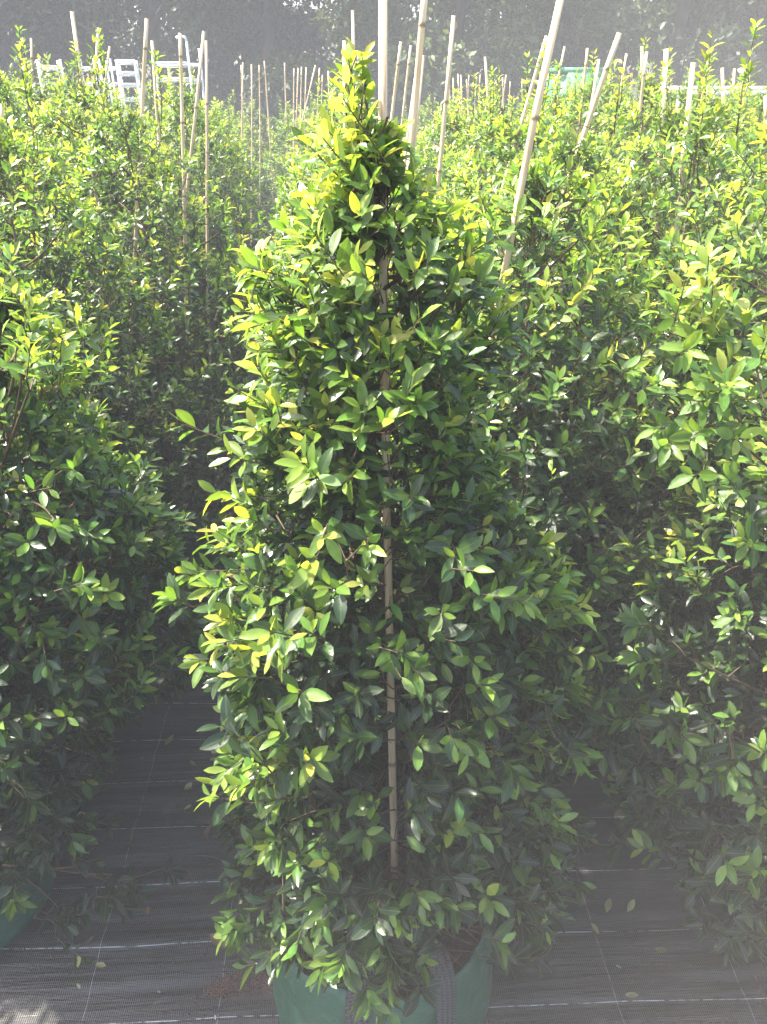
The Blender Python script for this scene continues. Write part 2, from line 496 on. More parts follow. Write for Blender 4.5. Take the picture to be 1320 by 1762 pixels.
def add_shoots(lv, B, D, ln, young, r, size, pairs, lift):
    """many shoots at once: bases B, directions D, lengths ln, young 0..1 (new growth, plus brightness painted in near the top) ; opposite, decussate leaf pairs"""
    n = len(B)
    ref = np.where(np.abs(D[:, 2:3]) > .8, np.array([[1., 0, 0]]), np.array([[0, 0, 1.]]))
    e1 = norm(np.cross(D, ref)); e2 = np.cross(D, e1)
    ph0 = r.uniform(0, math.pi, n)
    npair = np.full(n, pairs) if np.isscalar(pairs) else pairs
    for i in range(int(npair.max())):
        m = i < npair
        t = ((i + .6) / npair) ** .8
        for side in (0, 1):
            ph = ph0 + i * math.pi / 2 + side * math.pi + r.normal(0, .28, n)
            rad = e1 * np.cos(ph)[:, None] + e2 * np.sin(ph)[:, None]
            ang = np.clip(1.12 - .55 * t + r.normal(0, .2, n), .25, 1.5)
            A = norm(D * np.cos(ang)[:, None] + rad * np.sin(ang)[:, None] + np.array([0, 0, -.12])[None] + r.normal(0, .08, (n, 3)))
            N = D * 1.0 + np.array([0, 0, .4])[None] + r.normal(0, .32, (n, 3)) - rad * .1
            N = norm(N - A * np.sum(N * A, 1, keepdims=True))
            big = np.where(t < .8, 1.0, 1.0 - 1.7 * (t - .8)) * r.uniform(.78, 1.15, n)
            L = .043 * size * big * (1 - .3 * np.cbrt(lift))
            W = L * r.uniform(.33, .45, n)
            age = np.clip(young * (.12 + .45 * lift + (.9 - .4 * lift) * t ** 1.4) + r.normal(0, .05, n) + .05, 0, 1)  # lift paints upper leaves lighter, against the shade at the crown top
            P = B + D * (ln * t)[:, None] + rad * .002
            lv.add(P=P[m], A=A[m], N=N[m], L=L[m], W=W[m], curl=r.uniform(.0, .32, n)[m], fold=r.uniform(.1, .5, n)[m], age=age[m], rnd=r.uniform(0, 1, n)[m])


def shrub_plan(profile, r, n_shoot=800, n_branch=26, size=1.0, lean=(0, 0), extra=None, ymax=None, bronze=.04, young_bias=0.0, leaders=0):
    """profile rows: (z, r_left, r_right). Returns leaves, list of branch meshes data, trunk polyline (plant-local)."""
    pr = np.array(profile, float)
    zmin, zmax = pr[0, 0], pr[-1, 0]
    ph = r.uniform(0, 6.28, 8)

    def axis(z):
        z = np.asarray(z, float)
        return np.stack([lean[0] * z + .012 * np.sin(z * 5 + ph[0]), lean[1] * z + .012 * np.sin(z * 4.3 + ph[1]), z], -1)

    def env(th, z):
        rl = np.interp(z, pr[:, 0], pr[:, 1]); rr = np.interp(z, pr[:, 0], pr[:, 2])
        w = .5 + .5 * np.cos(th)
        rad = rl * (1 - w) + rr * w
        if ymax is not None:
            fr = np.clip(-np.sin(th), 0, 1)
            rad = np.minimum(rad, rad * (1 - fr) + np.minimum(rad, ymax) * fr)
        lob = 1 + .11 * np.sin(3 * th + 9 * z + ph[2]) + .1 * np.sin(5 * th - 13 * z + ph[3]) + .09 * np.sin(2 * th + 21 * z + ph[4]) + .07 * np.sin(7 * th + 30 * z + ph[5])
        return rad * lob

    # branches
    branches = []
    bz = np.linspace(zmin * .9, zmax * .93, n_branch)
    for i, z1 in enumerate(bz):
        th = i * 2.39996 + r.normal(0, .25)
        rad = float(env(th, z1)) * r.uniform(.75, .95)
        z0 = max(zmin * .55, z1 - rad * r.uniform(.35, .75))
        a = axis(z0); e = axis(z1) + np.array([math.cos(th) * rad, math.sin(th) * rad, 0])
        t = np.linspace(0, 1, 7)[:, None]
        mid = (a + e) / 2 + np.array([0, 0, -.04 * rad]) + r.normal(0, .015, 3)
        pts = (1 - t) ** 2 * a + 2 * t * (1 - t) * mid + t * t * e
        branches.append(pts)
    if extra is not None and len(extra):
        seen = set()
        for e_ in extra:
            e = np.array(e_[7:10])
            if tuple(e) in seen: continue
            seen.add(tuple(e))
            rad = math.hypot(e[0], e[1]); a = axis(min(zmax * .95, max(zmin * .6, e[2] - rad * .6)))
            t = np.linspace(0, 1, 7)[:, None]; mid = (a + e) / 2 + np.array([0, 0, -.03]) + r.normal(0, .012, 3)
            end = e - np.array(e_[3:6]) * .05
            branches.append((1 - t) ** 2 * a + 2 * t * (1 - t) * mid + t * t * end)
        n_branch = len(branches)
    bpts = np.concatenate(branches); bid = np.repeat(np.arange(n_branch), 7)
    # shoot tips
    zz = r.uniform(0, 1, n_shoot * 3)
    z = zmin + (zmax - zmin) * zz
    rr_ = np.interp(z, pr[:, 0], (pr[:, 1] + pr[:, 2]) / 2)
    keep = r.uniform(0, 1, len(z)) < (rr_ + .07) / (rr_.max() + .07)
    z = z[keep][:n_shoot]; n = len(z)
    th = r.uniform(0, 2 * math.pi, n)
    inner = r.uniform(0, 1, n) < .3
    rho = np.where(inner, r.uniform(.3, .8, n), r.uniform(.8, 1.06, n))
    rad = env(th, z) * rho
    out = np.stack([np.cos(th), np.sin(th), np.zeros(n)], -1)
    tip = axis(z) + out * rad[:, None]
    hz = (z - zmin) / (zmax - zmin)
    upw = .55 + 1.1 * hz ** 1.3 + r.normal(0, .3, n)
    D = norm(out + np.stack([np.zeros(n)] * 2 + [upw], -1) + r.normal(0, .28, (n, 3)))
    young = np.where(inner, r.uniform(0, .3, n) + .4 * hz ** 2, np.where(r.uniform(0, 1, n) < .28 + .75 * hz + young_bias, r.uniform(.5, .9, n) + .12 * hz, r.uniform(.05, .35, n) + .3 * hz ** 2))  # new growth; height terms also paint canopy brightness into upper leaves
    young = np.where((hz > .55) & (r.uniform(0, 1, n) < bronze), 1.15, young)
    if extra is not None and len(extra):
        ex = np.asarray(extra, float)
        tip = np.vstack([tip, ex[:, :3]]); D = np.vstack([D, norm(ex[:, 3:6])]); young = np.concatenate([young, ex[:, 6]])
        hz = np.concatenate([hz, np.full(len(ex), .5)])
    # leader
    nl = 5
    lead = axis(zmax + np.linspace(-.1, .05, nl)) + r.normal(0, .006, (nl, 3))
    tip = np.vstack([tip, lead]); D = np.vstack([D, norm(np.array([[0, 0, 1.]]) + r.normal(0, .15, (nl, 3)))]); young = np.concatenate([young, r.uniform(.6, .95, nl)])
    if leaders:
        for _ in range(leaders):
            hgt = r.uniform(.05, .17); a0 = axis(zmax - .06) + r.normal(0, .05, 3) * np.array([1, 1, .4])
            for zz_ in np.arange(.0, hgt, .035):
                tip = np.vstack([tip, a0 + np.array([0, 0, zz_ + .05])]); D = np.vstack([D, norm(np.array([r.normal(0, .12), r.normal(0, .12), 1.]))])
                young = np.append(young, r.uniform(.7, 1.0))
    n = len(tip)
    ln = r.uniform(.035, .085, n) * size
    B = tip - D * ln[:, None]
    lv = Leaves()
    lift = np.clip((tip[:, 2] - zmin) / (zmax - zmin), 0, 1) ** 3
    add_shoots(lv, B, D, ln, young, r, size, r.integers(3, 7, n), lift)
    lv.done()
    # twigs
    tw = [MB() for _ in range(n_branch)]
    for i, pts in enumerate(branches):
        tw[i].tube(pts, np.linspace(.0030, .0014, 7), 5, False)
    # inner shoots first: later ones fork off whatever wood is nearest
    AP = np.vstack([bpts, np.zeros((n, 3))]); AB = np.concatenate([bid, np.zeros(n, int)]); m_ = len(bpts)
    rad_ = np.hypot(*(B - axis(B[:, 2]))[:, :2].T)
    for i in np.argsort(rad_):
        dd = np.sum((AP[:m_] - B[i]) ** 2, 1) + 2.0 * np.maximum(AP[:m_, 2] - B[i, 2], 0) ** 2
        j = int(dd.argmin())
        q = AP[j]; mid = (q + B[i]) / 2 - D[i] * .012 + np.array([0, 0, -.004])
        tw[AB[j]].tube(np.array([q, mid, B[i], tip[i]]), [.0014, .0012, .0010, .0006], 3, False)
        AP[m_] = B[i]; AB[m_] = AB[j]; m_ += 1
    tz = np.linspace(.0, zmax - .02, 16)
    trunk = MB(); trunk.tube(axis(tz), np.linspace(.011, .0018, 16), 7)
    return lv, tw, trunk


# ------------------------------------------------------------------ bag
def bag_meshes(r, hero=False):
    nt, nz = 96, 14
    th = np.linspace(0, 2 * math.pi, nt, endpoint=False)
    ph = r.uniform(0, 6.28, 8)
    rim = .285 + .012 * np.sin(2 * th + ph[0]) + .008 * np.sin(3 * th + ph[1]) + .004 * np.sin(7 * th + ph[2])
    if hero:
        side = np.cos(th)
        front = np.clip(-np.sin(th), 0, 1)
        rim = .305 + .05 * np.exp(-((th - R(350)) / .2) ** 2) + .02 * np.exp(-((th - R(196)) / .35) ** 2) - .008 * np.exp(-((th - R(262)) / .45) ** 2) - .012 * np.exp(-((th - R(322)) / .16) ** 2) + .004 * np.sin(9 * th)
    V, C = [], []
    for i in range(nz):
        t = i / (nz - 1)
        z = rim * t
        rad = (.214 if hero else .182) - .016 * t + .004 * np.sin(t * 3.1)
        rad = rad + (.0035 * np.sin(5 * th + 6 * t + ph[3]) + .0034 * np.abs(np.sin(6 * th - 4 * t + ph[4])) ** .6 + .003 * np.abs(np.sin(4.5 * th + 9 * t + ph[6])) ** .5 + .002 * np.sin(17 * th + 21 * t + ph[5]) + .0016 * np.sin(29 * th - 14 * t)) * (.35 + .65 * t)
        if i == 0: rad = rad - .006
        V.append(np.stack([rad * np.cos(th), rad * np.sin(th), z + .006], -1))
        C.append(np.stack([th * .18, z, 0 * th, 0 * th + 1], -1))
    V = np.concatenate(V); C = np.concatenate(C)
    Q = [(i * nt + j, i * nt + (j + 1) % nt, (i + 1) * nt + (j + 1) % nt, (i + 1) * nt + j) for i in range(nz - 1) for j in range(nt)]
    c = len(V); V = np.vstack([V, [[0, 0, .006]]]); C = np.vstack([C, [[0, 0, 0, 1]]])
    T = [(c, (j + 1) % nt, j) for j in range(nt)]
    bag = make_mesh('grow_bag', V, [Q, T], M_BAG, C)
    # soil
    k = 40; rings = 8; SV = [[0, 0, .235]]; SQ = []; ST = []
    for i in range(1, rings + 1):
        rr = (.190 if hero else .170) * i / rings
        for j in range(k):
            a = 2 * math.pi * j / k
            SV.append([rr * math.cos(a), rr * math.sin(a), .232 + r.normal(0, .004) - .01 * (i / rings) ** 2])
    ST = [(0, 1 + j, 1 + (j + 1) % k) for j in range(k)]
    for i in range(rings - 1):
        a = 1 + i * k; b = a + k
        SQ += [(a + j, b + j, b + (j + 1) % k, a + (j + 1) % k) for j in range(k)]
    soil = make_mesh('soil', SV, [SQ, ST], M_SOIL)

    def strap(a1, a2, rimz, loop):
        pts = []
        def on(a, z): rr = (.2205 if hero else .1885) - .016 * z / .29 + .004; return np.array([rr * math.cos(a), rr * math.sin(a), z])
        for z in np.linspace(.02, rimz - .01, 12): pts.append((on(a1, z), np.array([-math.sin(a1), math.cos(a1), 0])))
        P1, P2 = pts[-1][0], on(a2, rimz - .01)
        m1 = np.array([-math.sin(a1), math.cos(a1), 0]); m2 = np.array([-math.sin(a2), math.cos(a2), 0])
        for t in np.linspace(.06, .94, 18):
            b = P1 * (1 - t) ** 3 + 3 * (P1 + loop[0]) * t * (1 - t) ** 2 + 3 * (P2 + loop[1]) * t * t * (1 - t) + P2 * t ** 3
            s = m1 * (1 - t) + m2 * t + np.array([0, 0, math.sin(t * math.pi) * .9])
            if t > .5: s = m1 * (1 - t) - m2 * t * 0 + m2 * t * (-1) * 0 + m2 * t + np.array([0, 0, -math.sin(t * math.pi) * 0])
            pts.append((b, norm(m1 * (1 - t) + m2 * t)))
        for z in np.linspace(rimz - .01, .02, 12): pts.append((on(a2, z), m2))
        P = np.array([p for p, _ in pts]); tang = norm(np.gradient(P, axis=0))
        # keep strip width perpendicular to its run, facing away from the bag
        outw = norm(P * np.array([1, 1, 0]))
        S = norm(np.cross(tang, outw))
        S[0:12] = norm(np.cross(tang[0:12], outw[0:12]))
        s_al = np.concatenate([[0], np.cumsum(np.linalg.norm(np.diff(P, axis=0), axis=1))])
        V, C = [], []
        ac = np.linspace(-1, 1, 5)
        for q in ac:
            V.append(P + S * (.0195 * q) + outw * (.0015 * (1 - q * q)))
            C.append(np.stack([s_al, np.full(len(P), (q + 1) / 2), 0 * s_al, 0 * s_al + 1], -1))
        V = np.stack(V, 1).reshape(-1, 3); C = np.stack(C, 1).reshape(-1, 4)
        F = [(i * 5 + j, i * 5 + j + 1, (i + 1) * 5 + j + 1, (i + 1) * 5 + j) for i in range(len(P) - 1) for j in range(4)]
        return make_mesh('handle', V, [F], M_STRAP, C)
    h1 = strap(R(-104), R(-62), .285, (np.array([.0, .04, .15]), np.array([-.01, .02, .22])))
    h2 = strap(R(76), R(126), .285, (np.array([.0, .05, .05]), np.array([.0, .05, .05])))
    return bag, soil, [h1, h2]


def put_bag(root, meshes, handles=True):
    bag, soil, hs = meshes
    b = link('grow_bag', bag, root)
    if bag is bag_hero[0]: b.location = (-.014, 0, 0)
    md = b.modifiers.new('thickness', 'SOLIDIFY'); md.thickness = .0018; md.offset = -1
    link('soil', soil, b)
    if handles:
        for h in hs:
            ho = link('handle', h, b)
            m2 = ho.modifiers.new('thickness', 'SOLIDIFY'); m2.thickness = .002; m2.offset = 1


# ------------------------------------------------------------------ near shrubs, each grown for itself
def gen_profile(h, rmax, zlow=.3, top=.03, asym=0.0, cone=False):
    rows = [(.0, .72), (.10, .95), (.3, 1.0), (.5, 1.0), (.7, .9), (.84, .7), (.94, .42), (1.0, .12)]
    if cone: rows = [(.0, .5), (.12, .68), (.3, .88), (.45, 1.0), (.56, .92), (.68, .7), (.8, .48), (.92, .24), (1.0, .06)]
    return [(zlow + (h - zlow) * t, rmax * q * (1 - asym), rmax * q * (1 + asym)) for t, q in rows]


HERO_PROFILE = [(.39, .22, .25), (.46, .25, .28), (.55, .245, .30), (.70, .24, .29), (.88, .215, .23), (.985, .25, .25), (1.127, .172, .18),
                (1.2, .155, .15), (1.326, .13, .165), (1.40, .13, .155), (1.45, .11, .125), (1.50, .075, .08), (1.565, .025, .022)]
HX, HY = .055, .92


def extras(spec, base):
    """(px, py, Y, dx, dy, dz, young, count, spread)"""
    o = []
    for px, py, Y, dx, dy, dz, yg, cnt, sp in spec:
        p = at(px, py, Y=Y) - np.array(base)
        for _ in range(cnt):
            o.append([*(p + rng.normal(0, sp, 3) * np.array([1, 1.3, 1])), dx + rng.normal(0, .25), dy + rng.normal(0, .25), dz + rng.normal(0, .25), np.clip(yg + rng.normal(0, .1), 0, 1), *p])
    return o


HERO_EXTRA = extras([
    (420, 455, .88, -1, -.1, .6, .75, 3, .012), (440, 560, .86, -1, -.2, .4, .8, 3, .02), (340, 755, .86, -1, 0, .5, .6, 2, .015),
    (410, 830, .82, -1, -.3, .4, .9, 5, .025), (325, 995, .82, -1, 0, .2, .7, 3, .012), (420, 1105, .72, -.7, -.6, .4, .95, 7, .03),
    (500, 1070, .70, -.5, -.8, .6, .9, 6, .03), (520, 720, .76, -.5, -.6, .7, .9, 7, .035), (560, 960, .70, -.2, -1, .5, .85, 5, .03),
    (410, 1280, .72, -.8, -.6, .2, .9, 7, .03), (480, 1310, .70, -.5, -.8, .3, .9, 5, .03), (400, 1345, .72, -1, -.5, .1, .85, 3, .02),
    (990, 1005, .80, 1, -.4, .3, .85, 6, .022), (930, 1000, .74, .6, -.7, .4, .75, 4, .025), (840, 990, .70, .3, -.9, .5, .7, 3, .02), (975, 1265, .78, .8, -.6, -.1, .7, 4, .025),
    (960, 1385, .76, .9, -.5, -.2, .75, 4, .02), (900, 1330, .72, .6, -.7, 0, .65, 4, .025), (980, 1470, .80, .8, -.5, -.2, .35, 3, .02),
    (400, 1610, .76, -1, -.5, -.25, .7, 3, .015), (490, 1620, .72, -.4, -.8, -.3, .65, 3, .02), (600, 1670, .66, -.2, -.9, -.6, .75, 3, .014), (570, 1650, .67, -.3, -.9, -.5, .7, 3, .018), (660, 1665, .65, .1, -.9, -.4, .65, 3, .014), (710, 1600, .66, .3, -.9, -.1, .75, 3, .014), (640, 1690, .66, .1, -.9, -.5, .6, 2, .012),
    (690, 1720, .66, .2, -.9, -.6, .55, 2, .012), (690, 1580, .66, .3, -.8, .1, .8, 3, .014), (650, 1640, .66, -.1, -.9, -.3, .6, 3, .014), (600, 1620, .67, -.2, -.9, -.2, .6, 3, .016), (560, 1570, .68, -.3, -.8, .1, .75, 4, .025), (520, 1440, .70, -.5, -.8, .3, .75, 4, .03),
    (840, 1540, .72, .5, -.8, -.1, .6, 4, .02), (900, 1540, .78, .8, -.6, 0, .45, 3, .02), (620, 1400, .68, 0, -1, .4, .6, 2, .015), (790, 1280, .68, .2, -1, .2, .6, 2, .012),
    (700, 1160, .66, .2, -1, .4, .6, 3, .012), (770, 1110, .68, .3, -.9, .3, .55, 2, .012), (700, 700, .74, .2, -.9, .6, .75, 3, .014), (700, 680, .74, .1, -.6, .9, .8, 2, .012),
    (630, 90, .90, 0, -.2, 1, .95, 2, .008), (620, 130, .88, -.3, -.3, 1, .95, 2, .01), (555, 250, .86, -.6, -.3, .8, .85, 3, .012), (560, 400, .82, -.6, -.4, .7, .85, 4, .02),
    (650, 160, .9, .2, -.2, 1, .9, 3, .014), (690, 230, .9, .5, -.2, .9, .85, 3, .012), (730, 350, .9, .6, -.2, .8, .8, 4, .02), (800, 380, .95, .7, -.1, .7, .7, 4, .02)], (HX, HY, 0))

NEAR = [  # x, y, profile, shoots, leaf size, lean, extra, front limit, label, leaf objects
    ('centre', HX, HY, HERO_PROFILE, 2100, .90, (-.012, 0), HERO_EXTRA, .25,
     'tall bushy shrub in front with light green shoots, its green bag in full view', 300),
    ('left', -.88, 1.16, gen_profile(1.37, .35, .3, cone=True), 1700, .86, (.30, -.04),
     extras([(30, 515, 0.94, .2, -.3, 1, .85, 3, .012), (70, 560, 0.96, .4, -.3, .9, .8, 4, .02), (120, 590, 1.00, .8, -.2, .5, .8, 3, .015), (40, 600, 0.90, .2, -.6, .8, .75, 4, .02), (100, 860, 0.90, .5, -.8, .2, .45, 3, .02),
             (160, 940, 0.94, .9, -.5, .3, .5, 3, .02), (80, 1110, 0.88, .6, -.7, -.2, .5, 4, .02), (60, 1330, 0.88, .6, -.7, -.2, .35, 4, .025), (100, 1450, 0.90, .6, -.6, -.3, .3, 4, .025),
             (180, 1500, 0.96, 1, -.2, -.3, .15, 4, .03), (230, 1530, 0.98, 1, -.1, -.3, .12, 4, .025), (150, 1580, 0.96, .7, -.3, -.6, .15, 4, .025), (30, 1540, 0.84, .5, -.8, -.2, .5, 2, .012)], (-.88, 1.16, 0)), .38,
     'dark leafy shrub cut off by the left edge, foremost beside the path', 300),
    ('right', .99, 1.0, gen_profile(1.44, .46, .28, asym=-.1), 3000, .90, (-.02, -.01),
     extras([(1200, 470, .86, -.3, -.3, 1, .9, 4, .02), (1240, 500, .84, -.2, -.5, .9, .9, 5, .025), (1190, 560, .86, -.8, -.3, .5, .85, 4, .02), (1280, 580, .8, 0, -.7, .7, .85, 5, .03),
             (1230, 640, .82, -.6, -.5, .5, .85, 4, .02), (1220, 740, .82, -.6, -.6, .3, .7, 4, .025), (1280, 720, .78, 0, -.8, .5, .8, 5, .03), (1260, 640, .82, 0, -.8, .6, .8, 5, .03), (1120, 1110, .84, -1, -.3, .1, .5, 3, .02),
             (1050, 1270, .86, -1, -.2, 0, .5, 3, .02), (1100, 1260, .82, -.7, -.6, 0, .5, 4, .025), (1230, 1310, .74, -.2, -.9, 0, .5, 4, .025), (1080, 1430, .88, -1, -.2, -.2, .3, 4, .025),
             (1260, 1600, .8, -.5, -.6, -.7, .2, 3, .02), (1170, 1500, .84, -.8, -.4, -.4, .2, 4, .03)], (.99, 1.0, 0)), .37,
     'leafy shrub cut off by the right edge, foremost on that side', 300),
    ('second', .30, 1.40, gen_profile(1.5, .33, .3, asym=.06), 1500, .9, (.03, .0), None, None,
     'green shrub directly behind the foremost central one, its stake leaning right', 240),
    ('left2', -.84, 1.5, gen_profile(1.42, .36, .3), 1250, .86, (.01, -.01), None, None,
     'dark green shrub, second from the front along the left of the path', 240),
    ('back', .06, 1.84, gen_profile(1.5, .31, .3), 1050, .86, (0, 0), None, None,
     'green shrub, third in the central row, right beside the narrow path', 160),
]

LVAR = {}
lvr = np.random.default_rng(3)


def leaf_variant(age, rnd):
    a = min(9, int(age * 9.99)); k = min(4, int(rnd * 4.99))
    if (a, k) not in LVAR:
        q = np.random.default_rng(100 + a * 7 + k)
        V, F, C = leaf_geom(T_HI, np.zeros((1, 3)), np.array([[0, 1., 0]]), np.array([[0, 0, 1.]]), np.ones(1), np.array([q.uniform(.34, .45)]),
                            np.array([(.03, .12, .2, .3, .15)[k]]), np.array([(.5, .22, .34, .42, .15)[k]]), np.array([(a + .5) / 10]), np.array([(k + q.uniform(.1, .9)) / 5]))
        LVAR[a, k] = make_mesh('leaf', V, F, M_LEAF, C)
    return LVAR[a, k]


plans = []
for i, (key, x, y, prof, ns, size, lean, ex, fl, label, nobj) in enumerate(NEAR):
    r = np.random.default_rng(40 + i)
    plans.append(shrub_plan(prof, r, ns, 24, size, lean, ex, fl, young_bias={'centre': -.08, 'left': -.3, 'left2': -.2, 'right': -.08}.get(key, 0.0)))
# the middle stake shows through the front of the central shrub here and there
STAKE_Y = .80
d0 = plans[0][0].d
c0 = d0['P'] + d0['A'] * (d0['L'] * .5)[:, None] + np.array([HX, HY, 0])
qx, qy, qd = project(c0)
sx = 659 + 21 * (qy + 60) / 1550
sdep = project(np.stack([np.full(len(qy), HX), .94 - .14 * np.clip((qy + 60) / 1550, 0, 1), c0[:, 2]], -1))[2]
shown = np.zeros(len(qy), bool)
for y0_, y1_ in ((-50, 205), (330, 365), (440, 530), (640, 660), (735, 760), (870, 900), (930, 1035), (1155, 1225), (1262, 1345), (1375, 1500)):
    shown |= (qy > y0_ - 8) & (qy < y1_ + 8)
cut = shown & (np.abs(qx - sx) < 24) & (qd < sdep + .02)
cut |= (qx > 745) & (qx < 850) & (qy > 1590) & (qy < 1720)        # the bag mouth stays open here
cut |= (qx > 465) & (qx < 560) & (qy > 1690)
for k_ in Leaves.KEYS: d0[k_] = d0[k_][~cut]
d2 = plans[2][0].d                                    # the right bag's edge shows below its skirt
wx, wy, _ = project(d2['P'] + d2['A'] * (d2['L'] * .5)[:, None] + np.array([NEAR[2][1], NEAR[2][2], 0]))
cut2 = (wx > 1235) & (wy > 1655)
for k_ in Leaves.KEYS: d2[k_] = d2[k_][~cut2]
# which leaves show: coarse depth buffer over the picture
allc, alls, own, idx = [], [], [], []
for i, (lv, tw, tk) in enumerate(plans):
    d = lv.d; base = np.array([NEAR[i][1], NEAR[i][2], 0])
    c = d['P'] + d['A'] * (d['L'] * .5)[:, None] + base
    allc.append(c); own.append(np.full(len(c), i)); idx.append(np.arange(len(c)))
    vd = norm(np.array([[0, 0, CAM_H]]) - c)
    alls.append(d['L'] * d['W'] * (np.abs(np.sum(vd * d['N'], 1)) + .1))
allc = np.concatenate(allc); alls = np.concatenate(alls); own = np.concatenate(own); idx = np.concatenate(idx)
px, py, dep = project(allc)
ok = (dep > .2) & (px > -10) & (px < 1330) & (py > -10) & (py < 1770)
cell = (np.clip(py, 0, 1761) // 11).astype(int) * 200 + (np.clip(px, 0, 1319) // 11).astype(int)
order = np.argsort(dep); first = {}
win = np.zeros(len(dep), bool)
for q in order:
    if ok[q] and cell[q] not in first:
        first[cell[q]] = 1; win[q] = True
score = np.where(win, alls / dep ** 2, -1)

bag_hero = bag_meshes(np.random.default_rng(5), True)
bag_std = [bag_meshes(np.random.default_rng(11 + k)) for k in range(2)]

for i, (key, x, y, prof, ns, size, lean, ex, fl, label, nobj) in enumerate(NEAR):
    lv, tw, tk = plans[i]
    root = link('potted_shrub', None, loc=(x, y, 0))
    root.empty_display_size = .1
    tag(root, label, 'shrub', 'shrubs standing in green bags')
    put_bag(root, bag_hero if i == 0 else bag_std[i % 2])
    link('trunk', tk.mesh('trunk', M_BARK, True), root)
    for t in tw:
        link('branch', t.mesh('branch', M_TWIG, True), root)
    mine = np.where(own == i)[0]
    best = mine[np.argsort(-score[mine])][:nobj]
    best = best[score[best] > 0]
    mask = np.ones(len(lv.d['L']), bool); mask[idx[best]] = False
    d = lv.d
    for q in idx[best]:
        A, N = d['A'][q], d['N'][q]
        S = np.cross(A, N); S /= np.linalg.norm(S); N = np.cross(S, A)
        o = link('leaf', leaf_variant(d['age'][q], d['rnd'][q]), root)
        L = d['L'][q]
        P = d['P'][q]
        o.matrix_basis = Matrix(((S[0] * L, A[0] * L, N[0] * L, P[0]), (S[1] * L, A[1] * L, N[1] * L, P[1]), (S[2] * L, A[2] * L, N[2] * L, P[2]), (0, 0, 0, 1)))
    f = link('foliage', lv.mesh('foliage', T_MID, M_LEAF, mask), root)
    f['kind'] = 'stuff'

# ------------------------------------------------------------------ the block behind: shared growths, one shrub each
def variant(h, rmax, seed, ns, T, size, nb=14, yb=0.0):
    lv, tw, tk = shrub_plan(gen_profile(h, rmax, .3), np.random.default_rng(seed), ns, nb, size, young_bias=yb, bronze=.08, leaders=3)
    wood = MB()
    for t in tw:
        for V_, in zip(t.V): pass
    mb = MB()
    for t in tw:
        off = mb.n
        mb.V += t.V; mb.Q += [q + off for q in t.Q]; mb.T += [q + off for q in t.T]; mb.n += t.n
    return lv.mesh('foliage', T, M_LEAF), mb.mesh('branches', M_TWIG, True), tk.mesh('trunk', M_BARK, True)


VMID = [variant(1.5, .33, 200 + k, 900, T_MID, .86, yb=.1) for k in range(5)]
VFAR = [variant(1.5, .34, 300 + k, 640, T_LOW, 1.05, yb=.12) for k in range(3)]

ORD = ['foremost', 'second', 'third', 'fourth', 'fifth', 'sixth', 'seventh', 'eighth', 'ninth', 'tenth', 'eleventh', 'twelfth', 'thirteenth']
# rows: x, first y, step, last y, height range, label text, ordinal of the first one built here
ROWS = [
    (-.84, 2.0, .47, 5.6, (1.50, 1.66), 'row along the left of the path', 2),
    (-1.30, 1.5, .46, 6.0, (1.53, 1.67), 'second row left of the path', 0),
    (-1.76, 2.3, .47, 6.0, (1.55, 1.68), 'third row left of the path', 0),
    (-2.14, 3.1, .47, 6.0, (1.53, 1.68), 'fourth row left of the path', 0),
    (-2.62, 4.2, .47, 6.0, (1.53, 1.68), 'fifth row left of the path', 0),
    (.02, 2.28, .47, 4.6, (1.48, 1.6), 'row behind the central shrub', 3),
    (.50, 1.88, .47, 4.8, (1.48, 1.6), 'first row right of the central shrub', 0),
    (.97, 1.46, .47, 5.2, (1.52, 1.64), 'second row right of the central shrub', 1),
    (1.44, 1.95, .47, 5.6, (1.54, 1.66), 'third row right of the central shrub', 0),
    (1.92, 2.6, .47, 6.0, (1.55, 1.67), 'fourth row right of the central shrub', 0),
    (2.40, 3.5, .47, 6.0, (1.5, 1.62), 'fifth row right of the central shrub', 0),
    (2.88, 4.6, .47, 6.2, (1.5, 1.62), 'sixth row right of the central shrub', 0),
]
br = np.random.default_rng(77)
shrubs = []


def place_shrub(x, y, h, vset, label, group, bag=True):
    fol, wood, tk = vset
    root = link('potted_shrub', None, loc=(x, y, 0)); root.empty_display_size = .1
    root.rotation_euler = (0, 0, br.uniform(0, 6.28))
    s = h / 1.5
    tag(root, label, 'shrub', group)
    if bag: put_bag(root, bag_std[int(br.integers(2))])
    k = br.uniform(.95, 1.1)
    for nm, me in (('foliage', fol), ('branches', wood), ('trunk', tk)):
        o = link(nm, me, root)
        o.scale = (k, k, s)
        if nm != 'trunk': o['kind'] = 'stuff'
    shrubs.append(root)
    return root


for x0, y0, st, y1, (h0, h1), text, k0 in ROWS:
    y, k = y0, k0
    while y < y1:
        x = x0 + br.normal(0, .03); yy = y + br.normal(0, .03); h = br.uniform(h0, h1)
        vs = VMID[int(br.integers(5))] if yy < 3.6 else VFAR[int(br.integers(3))]
        place_shrub(x, yy, h, vs, f'green shrub, {ORD[k]} from the front in the {text}', 'shrubs standing in green bags')
        y += st; k += 1

fr = np.random.default_rng(91)
for x0, text in ((-2.6, 'left'), (-1.2, 'left'), (-.5, 'left'), (.1, 'left'), (.9, 'right'), (1.6, 'right'), (2.3, 'right'), (3.2, 'right')):
    for y in np.arange(7.6, 11.0, .8):
        place_shrub(x0 + fr.normal(0, .1), y + fr.normal(0, .1), fr.uniform(1.35, 1.55), VFAR[int(fr.integers(3))],
                    f'small hazy shrub in the far bed below the dark trees, {text} of the central tip', f'shrubs in the far bed, {text} of the central tip', bag=False)

